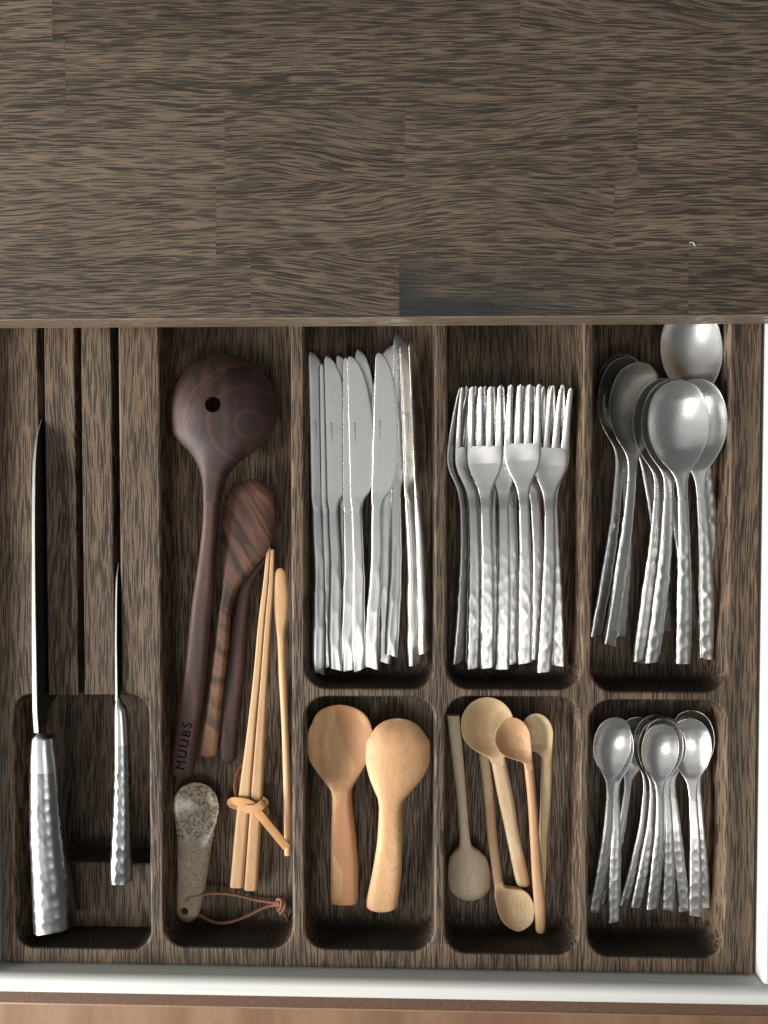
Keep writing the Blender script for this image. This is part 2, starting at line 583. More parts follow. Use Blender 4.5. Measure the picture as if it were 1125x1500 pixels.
# ------------------------------------------------------------------ drawer organiser (z = 0 is its rim)
DEP = 0.034
ZS = 0.86            # the tables below give depths for a 40 mm pocket


def wx(px, py=900):
    return P(px, py, 0).x


def wy(py, px=560):
    return P(px, py, 0).y


TX0, TX1 = P(5, 1400).x, P(1103.5, 1400).x
TY0 = 0.5 * (P(20, 1412).y + P(1095, 1426).y)
TY1 = wy(330)


def rrect(x0, x1, y0, y1, r, k=9):
    pts = []
    for cx, cy, a0 in ((x1 - r, y1 - r, 0), (x0 + r, y1 - r, 90), (x0 + r, y0 + r, 180), (x1 - r, y0 + r, 270)):
        for i in range(k + 1):
            a = R(a0 + 90 * i / k)
            pts.append((cx + r * math.cos(a), cy + r * math.sin(a)))
    return pts


def offset(loop, d):
    """positive d moves the loop inwards (loop counter-clockwise)"""
    n = len(loop)
    out = []
    for i in range(n):
        p0, p1, p2 = (np.array(loop[(i + k) % n]) for k in (-1, 0, 1))
        e1 = p1 - p0
        e2 = p2 - p1
        n1 = np.array((-e1[1], e1[0])) / np.linalg.norm(e1)
        n2 = np.array((-e2[1], e2[0])) / np.linalg.norm(e2)
        b = n1 + n2
        b = b / max(1e-9, (b @ b)) * 2
        out.append(tuple(p1 + b * d))
    return out


YB, YM1, YM0 = wy(1392), wy(1009.5), wy(1021)
pock = [
    ("cutlery", wx(237), wx(427), wy(1388, 330), wy(390)),
    ("knives", wx(447), wx(636), wy(1008, 540), wy(390)),
    ("paddles", wx(446), wx(637), wy(1391, 540), wy(1021, 540)),
    ("forks", wx(655), wx(852), wy(1009, 750), wy(390)),
    ("spoons", wx(653), wx(851), wy(1397, 750), wy(1021, 750)),
    ("tablespoons", wx(867), wx(1066), wy(1013, 960), wy(390)),
    ("teaspoons", wx(865), wx(1066), wy(1402, 960), wy(1026, 960)),
]
RAD = 0.0165
loops = [(rrect(x0, x1, y0, y1, RAD), DEP, 0.009) for _, x0, x1, y0, y1 in pock]
# knife bay: rounded box for the handles with a long opening behind it that two bars divide into slots
ax0, ax1, ay0, ay1 = wx(22, 1200), wx(219, 1200), wy(1389, 120), wy(1018, 120)
sx0, sx1 = wx(58.0, 790), wx(175.5, 790)
a = rrect(ax0, ax1, ay0, ay1, 0.014)
k = 10
ext = [(sx1, ay1), (sx1, wy(380)), (sx0, wy(380)), (sx0, ay1)]
aloop = a[:k] + ext + a[k:]
loops.append((aloop, 0.052, 0.0015))

verts, faces = [], []


def add_loop(l, z):
    i = len(verts)
    verts.extend([(x, y, z) for x, y in l])
    return list(range(i, i + len(l)))


outer = rrect(TX0, TX1, TY0, TY1, 0.0015, 3)
top_o = add_loop(offset(outer, 0.0008), 0.0)
mid_o = add_loop(outer, -0.0008)
bot_o = add_loop(outer, -0.054)
for A, B in ((top_o, mid_o), (mid_o, bot_o)):
    for i in range(len(A)):
        j = (i + 1) % len(A)
        faces.append((B[i], B[j], A[j], A[i]))
faces.append(tuple(reversed(bot_o)))
rims = []
RO = 0.0018
for lp, dep, cove in loops:
    stages = []
    for q in range(4):
        an = q / 3 * math.pi / 2
        stages.append((-RO * (1 - math.sin(an)), -RO * (1 - math.cos(an))))
    stages.append((0.0004, -(dep - cove)))
    for q in range(1, 6):
        an = q / 5 * math.pi / 2
        stages.append((0.0004 + cove * (1 - math.cos(an)), -(dep - cove) - cove * math.sin(an)))
    prev = None
    for d, z in stages:
        cur = add_loop(offset(lp, d), z)
        if prev is None:
            rims.append(cur)
        else:
            for i in range(len(cur)):
                j = (i + 1) % len(cur)
                faces.append((prev[i], prev[j], cur[j], cur[i]))
        prev = cur
    tri = tessellate_polygon([[Vector(verts[i]) for i in prev]])
    for t3 in tri:
        faces.append(tuple(prev[i] for i in t3))
flat = top_o + [i for r_ in rims for i in r_]
tri = tessellate_polygon([[Vector(verts[i]) for i in top_o]] + [[Vector(verts[i]) for i in r_] for r_ in rims])
for t3 in tri:
    faces.append(tuple(flat[i] for i in t3))
import bmesh
tray = empty("drawer_organizer", (0.5 * (TX0 + TX1), TY0, -0.054))
tag(tray, "dark smoked oak drawer insert with routed compartments holding all the cutlery", "drawer organizer")
me = bpy.data.meshes.new("body")
me.from_pydata(verts, [], faces)
bm = bmesh.new()
bm.from_mesh(me)
bmesh.ops.recalc_face_normals(bm, faces=bm.faces[:])
bm.to_mesh(me)
bm.free()
me.set_sharp_from_angle(angle=R(32))
me.polygons.foreach_set("use_smooth", [abs(pl.normal.z) < 0.9995 for pl in me.polygons])
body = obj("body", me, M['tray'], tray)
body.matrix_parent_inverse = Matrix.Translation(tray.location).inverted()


def tray_part(name, x0, x1, y0, y1, z0, z1, mat, b=0.0009):
    c = Vector(((x0 + x1) / 2, (y0 + y1) / 2, (z0 + z1) / 2))
    me = box_mesh(name, x0 - c.x, x1 - c.x, y0 - c.y, y1 - c.y, z0 - c.z, z1 - c.z, b)
    o = obj(name, me, mat, tray)
    o.location = c - tray.location
    return o


tray_part("slot_bar", wx(68, 790), wx(112, 790), ay1 - 0.0003, wy(382), -0.0505, 0.0, M['bar'])
tray_part("slot_bar", wx(121.5, 790), wx(165.5, 790), ay1 + 0.0002, wy(382), -0.0505, 0.0, M['bar'])
tray_part("ledge", ax0 + 0.002, ax1 - 0.002, ay0 + 0.001, wy(1284, 150) - 0.002, -0.0515, -0.026, M['bar'], 0.0015)

# ------------------------------------------------------------------ white drawer box round it
drawer = empty("drawer_box", (0, TY0, -0.06))
tag(drawer, "white painted drawer box, open, with a rounded front rail and wooden front", "drawer")


def dpart(name, x0, x1, y0, y1, z0, z1, mat, b, seg=2):
    c = Vector(((x0 + x1) / 2, (y0 + y1) / 2, (z0 + z1) / 2))
    me = box_mesh(name, x0 - c.x, x1 - c.x, y0 - c.y, y1 - c.y, z0 - c.z, z1 - c.z, b, seg)
    o = obj(name, me, mat, drawer)
    o.location = c - drawer.location
    return o


WT = 0.014
dpart("bottom", TX0 - 0.012, TX1 + 0.012, TY0 - 0.002, TY1 + 0.02, -0.066, -0.056, M['white'], 0.0005)
dpart("side_wall", TX1 + 0.0025, TX1 + 0.0025 + WT, TY0 - 0.0005, TY1 + 0.02, -0.070, 0.011, M['white'], 0.0022)
dpart("side_wall", TX0 - 0.0025 - WT, TX0 - 0.0025, TY0 - 0.0005, TY1 + 0.02, -0.070, 0.011, M['white'], 0.0022)
dpart("back_wall", TX0, TX1, TY1 + 0.004, TY1 + 0.018, -0.070, WT, M['white'], 0.0022)
FY = TY0 - 0.0012
dpart("front_rail", TX0 - 0.06, TX1 + 0.06, FY - 0.0140, FY, -0.075, 0.0140, M['white'], 0.0050, 6)
dpart("front_panel", TX0 - 0.08, TX1 + 0.08, FY - 0.0255, FY - 0.0145, -0.14, 0.006, M['edge'], 0.0008)
dpart("panel_lip", TX0 - 0.08, TX1 + 0.08, FY - 0.0272, FY - 0.0257, -0.14, 0.0055, M['panel_lip'], 0.0004)

# ------------------------------------------------------------------ countertop of glued staves
ZC0, ZC1 = 0.024, 0.049
cy0 = P(562, 462.5, ZC1).y
counter = empty("countertop", (0, cy0, ZC0))
tag(counter, "dark stained oak butcher block countertop of glued staves above the drawer", "countertop")
rows = [(462.5, 372), (372, 268), (268, 160), (160, 50), (50, -60), (-60, -170)]
joints = [[-190, 367, 585, 1010, 1400], [-90, 316, 900, 1400], [-60, 330, 593, 933, 1400], [-190, 98, 1230],
          [-220, 80, 760, 1400], [-200, 420, 1400]]
rng = random.Random(4)
for ri, ((p0, p1), js) in enumerate(zip(rows, joints)):
    y0, y1 = P(562, p0, ZC1).y, P(562, p1, ZC1).y
    for ji in range(len(js) - 1):
        x0, x1 = P(js[ji], 300, ZC1).x, P(js[ji + 1], 300, ZC1).x
        c = Vector(((x0 + x1) / 2, (y0 + y1) / 2, (ZC0 + ZC1) / 2))
        hx, hy, hz = (x1 - x0) / 2 - 0.00001, (y1 - y0) / 2 - 0.00001, (ZC1 - ZC0) / 2
        me = box_mesh("stave", -hx, hx, -hy, hy, -hz, hz, 0.00009)
        o = obj("stave", me, M['counter_dark'] if (ri, ji) == (0, 2) else M['counter'], counter)
        o.location = c - counter.location
o = obj("front_edge", box_mesh("front_edge", -0.6, 0.6, cy0 - 0.0016, cy0 - 0.00002, ZC0, ZC1 + 0.0001, 0.0009), M['edge_band'], counter)
o.location = -counter.location
# back of the counter, beyond the picture
o = obj("counter_back", box_mesh("counter_back", -0.6, 0.6, P(562, -170, ZC1).y + 0.0005, 0.62, ZC0, ZC1, 0.001),
        M['counter'], counter)
o.location = -counter.location


lint = empty("lint_thread", P(1014, 357, ZC1))
tag(lint, "tiny white lint thread lying on the dark countertop", "lint")
lq = [P(x, y, ZC1 + 0.0003) - lint.location for x, y in ((1010, 355.5), (1013.5, 355), (1016.5, 356.5), (1018, 360))]
obj("thread", tube_mesh("thread", lq, 0.00028, n=16, m=6), M['white'], lint)

# ------------------------------------------------------------------ steel cutlery
K = 0.00052          # metres per photo pixel at the depth where the cutlery lies
_rs = np.random.RandomState(11)


def hammer(V, y, amt, seed, cell=0.0078, rows=6, ratio=0.36):
    """dents beaten into a bar: move the ring points towards the bar's axis between ridges"""
    rs = np.random.RandomState(seed)
    n, m = V.shape[:2]
    ang = np.linspace(0, 1, m, endpoint=False)[None, :] * np.ones((n, 1))
    yy = np.asarray(y)[:, None] * np.ones((1, m))
    best = np.full((n, m), 9.0)
    y0, y1 = float(np.min(y)), float(np.max(y))
    for r_ in range(rows):
        ph = rs.uniform(0, 1)
        k0 = y0 - cell * (1 + ph)
        while k0 < y1 + cell:
            cy = k0 + rs.uniform(-0.22, 0.22) * cell
            ca = (r_ + 0.5 + rs.uniform(-0.22, 0.22)) / rows
            da = np.abs(ang - ca)
            da = np.minimum(da, 1 - da) * rows
            d = ((yy - cy) / cell) ** 2 + (da * 0.8) ** 2
            best = np.minimum(best, d)
            k0 += cell * rs.uniform(0.75, 1.4)
    disp = (np.clip(best, 0, 0.5) - 0.22) * amt[:, None]
    ctr = V.mean(axis=1, keepdims=True)
    dv = V - ctr
    rad = np.sqrt(dv[:, :, 0] ** 2 + dv[:, :, 2] ** 2)[:, :, None] + 1e-9
    dv2 = dv / rad
    dv2[:, :, 1] = 0
    return V + dv2 * disp[:, :, None]


def curve(pts, x):
    pts = sorted(pts)
    return pchip([p[0] for p in pts], [p[1] for p in pts], x)


def knife_variant(seed):
    """origin at handle end on the handle axis, tip towards +y"""
    rs = np.random.RandomState(100 + seed)
    L = 465.0
    s = np.concatenate([np.array([0.0, 0.5, 1.2, 2.2, 3.5, 5]), np.arange(6.5, 75, 0.8), np.linspace(76, 228, 50)])
    left = curve([(0, 4), (0.5, 2.6), (1.2, 1.9), (3.5, .8), (8, .1), (14, 0), (205, 0), (222, .6), (230, 1.2)], s)
    right = curve([(0, 5.5), (0.5, 8), (1.2, 9.5), (3.5, 12), (8, 16), (16, 20), (30, 25.5), (60, 32), (100, 36.5), (140, 38.5),
                   (168, 37.5), (186, 34), (200, 28), (208, 22.5), (215, 19), (222, 17.5), (230, 16.8)], s)
    ser = np.where((s > 9) & (s < 74), 0.75 * (np.abs(((s - 9) / 3.2) % 1 * 2 - 1) - 0.5), 0)
    right = right + ser
    y = (L - s) * K
    c = ((left + right) / 2 - 9) * K
    w = (right - left) / 2 * K
    th = np.interp(s, [0, 205, 228], [0.0015, 0.0019, 0.0038])
    z = np.interp(s, [0, 228], [0.0, 0.0])
    tp = np.interp(s, [0, 205, 222], [0.6, 0.6, 0.0])
    U, S = ring_u(18)
    V = ribbon(y, c, w, z, th, p=np.interp(s, [0, 200, 228], [10, 10, 3.4]), nu=18)
    V[:, :, 2] *= 1 - tp[:, None] * (U[None, :] + 1) / 2
    s2 = np.linspace(228, L, 120)
    cc = (np.interp(s2, [228, L], [0, 0]) + rs.uniform(1.0, 2.4) * np.sin((s2 - 228) / 237 * math.pi * rs.uniform(1.4, 2.3) + rs.uniform(-.4, .4))
          * np.clip((s2 - 228) / 90, 0, 1)) * K
    ww = curve([(228, 7.9), (300, 8.6), (380, 9.8), (440, 10.4), (L, 9.8)], s2) * K
    tt = curve([(228, 3.8), (270, 5.6), (400, 7.0), (L, 5.8)], s2) * 0.001
    zz = curve([(228, 0), (300, .6), (400, .8), (L, -0.4)], s2) * 0.001
    V2 = ribbon((L - s2) * K, cc, ww * 1.06, zz, tt, p=np.interp(s2, [228, 260], [3.4, 5.5]), nu=18)
    V2 = hammer(V2, (L - s2) * K, 0.00012 + 0.0011 * np.clip((s2 - 265) / 80, 0, 1), seed, cell=0.026, rows=6)
    V2[-1, :, 1] -= V2[-1, :, 0] * rs.uniform(-0.5, 0.6)
    V2[0] = V[-1]
    return [("blade", rings_mesh("blade", V, sharp=50)), ("handle", rings_mesh("handle", V2, sharp=34))], L * K


def fork_variant(seed):
    rs = np.random.RandomState(200 + seed)
    L = 412.0

    def zf(s):
        return curve([(0, 14.0), (20, 9.6), (45, 5.2), (85, .9), (120, 0), (150, 1.5), (185, 5.5), (250, 8.2), (330, 7.5), (412, 3.5)], s) * 0.001
    parts = []
    s = np.linspace(84, 180, 60)
    hw = curve([(84, 27.2), (98, 27), (111, 25.4), (122, 22.3), (132, 17.5), (142, 12.9), (152, 9.9), (165, 8.2), (180, 7.4)], s)
    th = np.interp(s, [84, 140, 180], [0.0020, 0.0024, 0.0032])
    V = ribbon((L - s) * K, s * 0, hw * K, zf(s), th, camber=np.interp(s, [84, 110, 150], [0, -0.0012, 0]), p=6, nu=16)
    vs, fs = [], []

    def add(V):
        n, m = V.shape[:2]
        b = len(vs)
        vs.extend(V.reshape(-1, 3).tolist())
        for i in range(n - 1):
            for j in range(m):
                q = (j + 1) % m
                fs.append((b + i * m + j, b + i * m + q, b + (i + 1) * m + q, b + (i + 1) * m + j))
        fs.append(tuple(b + j for j in range(m - 1, -1, -1)))
        fs.append(tuple(b + (n - 1) * m + j for j in range(m)))
    add(V)
    st = np.concatenate([[0, .4, 1.2, 2.4], np.linspace(4, 85.5, 26)])
    for i, (l0, r0, ct) in enumerate(((-27.1, -15.6, -19.8), (-12.4, -1.6, -6.8), (1.6, 12.4, 6.8), (15.6, 27.1, 19.8))):
        ct = ct + rs.uniform(-.5, .5)
        f = np.clip(st / 84.0, 0, 1) ** 0.65
        hw = (1 - f) * 2.9 + f * (r0 - l0) / 2
        hw *= np.sqrt(np.clip(1 - (1 - np.clip(st / 3.0, 0, 1)) ** 2, 0.08, 1))
        cx = (1 - f) * ct + f * (l0 + r0) / 2
        add(ribbon((L - st) * K, cx * K, hw * K, zf(st), np.interp(st, [0, 85], [0.0015, 0.0020]), p=4, nu=8))
    head = mesh_from("head", vs, fs, True, 42)
    s2 = np.linspace(180, L, 130)
    ww = curve([(180, 7.3), (230, 8.0), (330, 9.8), (L, 10.0)], s2) * K
    tt = curve([(180, 3.2), (230, 4.2), (360, 4.8), (L, 4.4)], s2) * 0.001
    cc = rs.uniform(-1, 1) * np.sin((s2 - 180) / 232 * 3.1) * np.clip((s2 - 180) / 60, 0, 1) * K
    V2 = ribbon((L - s2) * K, cc, ww * 1.06, zf(s2), tt, p=5.5, nu=16)
    V2 = hammer(V2, (L - s2) * K, 0.00006 + 0.00085 * np.clip((s2 - 205) / 50, 0, 1), seed + 30, cell=0.0105, rows=8)
    V2[-1, :, 1] -= V2[-1, :, 0] * rs.uniform(-0.2, 0.2)
    V2[0] = V[-1]
    return [("head", head), ("handle", rings_mesh("handle", V2, sharp=30))], L * K


def spoon_variant(seed, small=False):
    rs = np.random.RandomState(300 + seed + 50 * small)
    if small:
        L = 288.0
        wp = [(0, 1.5), (0.8, 6.5), (2.5, 11.5), (6, 17.5), (12, 23), (20, 27), (32, 30), (44, 30.5), (56, 28.5), (68, 23.5),
              (78, 16.5), (86, 10.5), (93, 7.2), (102, 5.9), (115, 5.4)]
        s1, dep, sc = 115, 5.4, 0.66
        zp = [(0, 5.2), (20, 3.8), (45, 3.4), (75, 4.4), (92, 6.0), (115, 8.4), (160, 10.5), (220, 8.2), (288, 3.0)]
        dp = [(0, 0), (6, 1.2), (20, 4.0), (42, 5.4), (64, 4.4), (80, 1.9), (90, 0.4), (115, 0)]
    else:
        L = 414.0
        wp = [(0, 2), (1, 9), (3, 15.5), (8, 24), (16, 32), (27, 38), (42, 42.5), (60, 44.2), (80, 42), (98, 35.5), (113, 26.5),
              (124, 18), (133, 12), (143, 8.6), (156, 7.4), (170, 7.0)]
        s1, dep, sc = 170, 8.2, 1.0
        zp = [(0, 7.8), (30, 5.6), (65, 5.0), (105, 6.2), (130, 7.8), (170, 9.4), (230, 10.0), (320, 7.0), (414, 1.0)]
        dp = [(0, 0), (8, 1.8), (30, 6.0), (62, 8.2), (95, 6.4), (118, 2.4), (135, 0.4), (170, 0)]
    s = np.concatenate([[0, .4, 1, 2, 3.4, 5], np.linspace(7, s1, 54)])
    w = curve(wp, s) * K * (np.interp(s, [0, 80, 100], [0.92, 0.92, 1.0]) if small else 1.0)
    z = curve(zp, s) * 0.001
    th = np.interp(s, [0, s1 * .7, s1], [0.0013, 0.0014 if not small else 0.0012, 0.0030 * (0.8 if small else 1)])
    V = ribbon((L - s) * K, s * 0, w, z, th, camber=-curve(dp, s) * 0.001, p=np.interp(s, [0, s1 * .75, s1], [7, 7, 3.2]), nu=22, cpow=2.2)
    s2 = np.linspace(s1, L, 120)
    e = 5.4 if small else 7.0
    ww = curve([(s1, e), (s1 + (L - s1) * .2, e * 1.12), (s1 + (L - s1) * .6, e * 1.45), (L, e * 1.5)], s2) * K
    tt = np.interp(s2, [s1, s1 + 60, L], [th[-1], th[-1] * 1.3, th[-1] * 1.35])
    cc = rs.uniform(-1.6, 1.6) * np.sin((s2 - s1) / (L - s1) * 3.6) * np.clip((s2 - s1) / 60, 0, 1) * K * sc
    V2 = ribbon((L - s2) * K, cc, ww * 1.06, curve(zp, s2) * 0.001, tt, p=5.0, nu=22)
    V2 = hammer(V2, (L - s2) * K, 0.00006 + (0.00115 * sc) * np.clip((s2 - s1 - 15) / 60, 0, 1), seed + 60, cell=0.0092 * (0.85 if small else 1), rows=6)
    V2[-1, :, 1] -= V2[-1, :, 0] * rs.uniform(-0.35, 0.35)
    V2[0] = V[-1]
    return [("bowl", rings_mesh("bowl", V, sharp=60)), ("handle", rings_mesh("handle", V2, sharp=30))], L * K


def text_mesh(body, size, thick, space=1.1, bold=0.0):
    cu = bpy.data.curves.new("lettering", 'FONT')
    cu.body = body
    cu.size = size
    cu.space_character = space
    cu.offset = bold
    cu.extrude = thick
    cu.align_x = 'CENTER'
    cu.align_y = 'CENTER'
    o = bpy.data.objects.new("lettering", cu)
    COL.objects.link(o)
    dg = bpy.context.evaluated_depsgraph_get()
    me = bpy.data.meshes.new_from_object(o.evaluated_get(dg))
    bpy.data.objects.remove(o)
    bpy.data.curves.remove(cu)
    me.materials.clear()
    return me


BLADE_TEXT = text_mesh("MUUBS", 0.0043, 0.00004, 1.15, 0.00003)
BLADE_TEXT.materials.append(M['engrave'])
HANDLE_TEXT = text_mesh("MUUBS", 0.0098, 0.0005, 1.35)
HANDLE_TEXT.materials.append(M['burn'])


def frame(tip, end, roll):
    y = (tip - end).normalized()
    x = y.cross(Vector((0, 0, 1))).normalized()
    z = x.cross(y)
    m = Matrix((x, y, z)).transposed() @ Matrix.Rotation(R(roll), 3, 'Y')
    return m


def place_set(name, variants, table, cat, group, mat_first):
    for i, (tx, ty, tz, ex, ey, ez, roll, label) in enumerate(table):
        parts, L = variants[i % len(variants)]
        tip = P(tx, ty, tz * ZS * 0.001)
        end = P(ex, ey, ez * ZS * 0.001)
        sc = min(max((tip - end).length / L, 0.93), 1.05)
        root = empty(name)
        m = frame(tip, end, roll)
        root.matrix_world = Matrix.Translation(end) @ m.to_4x4() @ Matrix.Scale(sc, 4)
        tag(root, label, cat, group)
        for pn, me in parts:
            o = obj(pn, me, M['hammered'] if pn == "handle" else mat_first, root)
            if pn == "blade":
                flip = abs(roll) > 120
                le = obj("lettering", BLADE_TEXT, None, o)
                le.location = ((8 - 9) * K, (465 - 112) * K, 0.00070)
                le.rotation_euler = (0, 0, R(90))
                if flip:
                    le.location.z = -0.0007
                    le.rotation_euler = (R(180), 0, R(90))


kv = [knife_variant(i) for i in range(6)]
KN = [
    (460, 516, -27, 469, 986, -29, 14, "leftmost table knife against the compartment wall, narrow strip of blade showing"),
    (476, 533, -25, 481, 976, -33, 10, "table knife mostly hidden, sliver left of the second lettered blade"),
    (483, 522, -21, 493, 980, -24, 8, "table knife with a half covered lettered blade, second lettered blade from left"),
    (500, 521, -33, 507, 972, -36, 4, "table knife deep in the pile, rounded tip peeping left of centre blades"),
    (511, 524, -18, 511, 981, -24, 6, "table knife lying just under the broad middle blade, lettering half covered"),
    (517, 522, -15, 528, 980, -22, 5, "broad flat table knife in the middle of the pile, faint lettering"),
    (529, 513, -32, 500, 968, -37, -4, "table knife underneath with serrated tip slanting right behind the middle blades"),
    (570, 506, -25, 562, 969, -31, 184, "turned over table knife beneath, serrated edge on its left"),
    (559, 517, -13, 546, 978, -21, 4, "broad flat table knife right of the middle, its whole blade in view"),
    (586, 489, -25, 575, 960, -28, 8, "table knife reaching highest in the pile, saw teeth facing right"),
    (593, 503, -18, 609, 972, -27, 28, "table knife with narrow lettered blade strip near the right wall"),
    (603, 501, -6, 622, 952, -17, 60, "rightmost table knife standing on edge with a dark blade face"),
]
place_set("table_knife", kv, KN, "knife", "table knives in their compartment", M['steel'])

fv = [fork_variant(i) for i in range(6)]
FK = [
    (681, 571, -31, 668, 969, -37, 22, "leftmost table fork leaning against the compartment wall"),
    (692, 571, -26, 691, 977, -31, 6, "second table fork from the left, half covered by its neighbour"),
    (701, 569, -35, 700, 966, -38, 0, "table fork at the bottom left, only a sliver of handle showing"),
    (709, 569, -15, 713, 976, -23, 0, "fully visible table fork left of the middle, on top"),
    (718, 570, -32, 724, 968, -37, -12, "table fork under the left upper fork, dark narrow handle"),
    (738, 569, -24, 735, 978, -28, -4, "table fork between the two upper middle forks, its neck showing"),
    (748, 567, -33, 747, 971, -37, 4, "thin edge of a table fork under the middle of the pile"),
    (765, 566, -13, 768, 969, -22, 0, "fully visible table fork right of the middle, on top"),
    (779, 568, -28, 786, 964, -35, 6, "table fork beneath the right upper forks, handle in the dark gap"),
    (809, 571, -18, 795, 982, -22, 3, "table fork slanting up to the right, handle reaching lowest"),
    (804, 568, -29, 818, 973, -32, -14, "rightmost table fork, turned handle next to the right wall"),
]
place_set("table_fork", fv, FK, "fork", "table forks in their compartment", M['steel'])

sv = [spoon_variant(i) for i in range(6)]
SP = [
    (1003, 450, -17, 1044, 860, -40, 0, "tablespoon reaching under the countertop edge, top of its bowl hidden"),
    (988, 558, -4, 1000, 971, -20, 2, "tablespoon on top of the pile with a bright bowl in full view"),
    (1013, 556, -10, 1034, 964, -26, -3, "rightmost tablespoon, bowl half behind the bright one"),
    (983, 556, -12, 955, 969, -26, 6, "tablespoon nested just behind the bright one, lower left rim showing"),
    (970, 555, -20, 935, 970, -32, 10, "second tablespoon nested behind the bright one, outer left rim"),
    (930, 532, -15, 891, 944, -25, 21, "tilted tablespoon with a dark bowl facing right, left group"),
    (911, 524, -22, 871, 930, -30, 25, "tablespoon nested behind the dark tilted one, handle end far left"),
    (904, 521, -30, 909, 931, -36, 22, "outermost tilted tablespoon of the left group, rim against the wall"),
    (905, 525, -32, 974, 924, -37, 24, "tablespoon crossing underneath, handle end slanting right between two others"),
    (930, 540, -35, 1014, 919, -38, 16, "tablespoon crossing at the bottom, handle end right of the bright one"),
]
place_set("tablespoon", sv, SP, "spoon", "tablespoons in their compartment", M['steel'])

tv = [spoon_variant(i, True) for i in range(6)]
TS = [
    (899, 1047, -20, 868, 1331, -27, 8, "leftmost teaspoon with a bright bowl cut off by the compartment wall"),
    (897, 1050, -26, 897, 1346, -25, 0, "teaspoon under the leftmost bowl, its handle reaching lowest"),
    (935, 1047, -33, 878, 1318, -37, 4, "teaspoon underneath, short handle end between the two left handles"),
    (967, 1057, -18, 953, 1327, -25, 2, "teaspoon on top of the middle stack with a bright round bowl"),
    (956, 1043, -31, 911, 1322, -35, 14, "outer left teaspoon of the middle nest, handle slanting left"),
    (963, 1050, -25, 929, 1325, -31, 10, "teaspoon of the middle nest, handle left of the top one"),
    (969, 1049, -23, 978, 1329, -29, -4, "teaspoon of the middle nest, handle just right of the top one"),
    (969, 1047, -28, 1001, 1330, -33, -8, "teaspoon of the middle nest, handle third from the right"),
    (1009, 1049, -21, 1018, 1337, -27, -12, "teaspoon right of the middle nest with a pointed handle end"),
    (1012, 1037, -28, 1031, 1326, -32, -16, "rightmost teaspoon, bowl rim behind its neighbour"),
]
place_set("teaspoon", tv, TS, "spoon", "teaspoons in their compartment", M['steel'])


# ------------------------------------------------------------------ things shaped along traced stations
def traced(name, st, mat, root, cap0=0, cap1=0, p=2.6, rows=110, nu=18, cpow=2.0, sharp=60, skew1=0.0, hammer_amt=None, seed=1,
           cell=0.009, hrows=6):
    """st rows: (py, xl, xr, z mm, thickness mm, dome mm); root sits at the lower end"""
    st = sorted(st)
    py = np.array([q[0] for q in st], float)
    t = np.linspace(0, 1, rows)
    t = t - 0.10 * np.sin(2 * math.pi * t)      # denser rows near the ends
    t = (t - t[0]) / (t[-1] - t[0])
    s = py[0] + (py[-1] - py[0]) * t
    if cap0:
        s = np.concatenate([py[0] + cap0 * (1 - np.cos(np.linspace(0.06, math.pi / 2, 16))), s[s > py[0] + cap0]])
    if cap1:
        s = np.concatenate([s[s < py[-1] - cap1], py[-1] - cap1 * (1 - np.cos(np.linspace(math.pi / 2, 0.06, 12)))])
    g = [pchip(py, [q[j] for q in st], s) for j in range(1, 6)]
    xl, xr, z, th, dome = g
    z = np.where(z < 0, z * ZS, z)
    cc, hw = (xl + xr) / 2, (xr - xl) / 2
    fade = np.ones_like(s)
    if cap0:
        d = np.clip((s - py[0]) / cap0, 0, 1)
        fade *= np.sqrt(np.clip(1 - (1 - d) ** 2, 0, 1))
    if cap1:
        d = np.clip((py[-1] - s) / cap1, 0, 1)
        fade *= np.sqrt(np.clip(1 - (1 - d) ** 2, 0, 1))
    hw = hw * fade
    dome = dome * fade ** 2
    L_ = [P(cc[i] - hw[i], s[i], z[i] * 0.001) for i in range(len(s))]
    R_ = [P(cc[i] + hw[i], s[i], z[i] * 0.001) for i in range(len(s))]
    org = root.location
    x = np.array([(L_[i].x + R_[i].x) / 2 - org.x for i in range(len(s))])
    w = np.array([(R_[i].x - L_[i].x) / 2 for i in range(len(s))])
    y = np.array([L_[i].y - org.y for i in range(len(s))])
    V = ribbon(y, x, w, z * 0.001 - org.z, th * 0.001 * np.clip(fade, 0.35, 1), dome * 0.001, p, nu, cpow)
    if hammer_amt is not None:
        V = hammer(V, y, hammer_amt(s), seed, cell=cell, rows=hrows)
    if skew1:
        V[-1, :, 1] += (V[-1, :, 0] - x[-1]) * skew1
        V[-2, :, 1] += (V[-2, :, 0] - x[-2]) * skew1 * 0.9
        V[-3, :, 1] += (V[-3, :, 0] - x[-3]) * skew1 * 0.8
    me = rings_mesh(name, V, sharp=sharp)
    return obj(name, me, mat, root)


def cut_hole(o, px, py, z, r, r2=None):
    """bore a round hole straight down"""
    c = P(px, py, z * 0.001)
    bm = bmesh.new()
    bmesh.ops.create_cone(bm, cap_ends=True, segments=28, radius1=r, radius2=r2 or r, depth=0.08)
    me = bpy.data.meshes.new("bore")
    bm.to_mesh(me)
    bm.free()
    b = bpy.data.objects.new("bore", me)
    COL.objects.link(b)
    b.location = c
    md = o.modifiers.new("bore", 'BOOLEAN')
    md.object = b
    md.operation = 'DIFFERENCE'
    md.solver = 'EXACT'
    bpy.context.view_layer.update()
    dg = bpy.context.evaluated_depsgraph_get()
    new = bpy.data.meshes.new_from_object(o.evaluated_get(dg))
    o.modifiers.clear()
    bpy.data.objects.remove(b)
    new.materials.clear()
    new.materials.append(o.data.materials[0])
    new.set_sharp_from_angle(angle=R(45))
    o.data = new


_grain = 0.11


def thing(name, px, py, z, label, cat, group=None):
    global _grain
    _grain = (_grain + 0.381966) % 1.0
    e = tag(empty(name, P(px, py, z * ZS * 0.001)), label, cat, group)
    e["grain"] = _grain
    return e


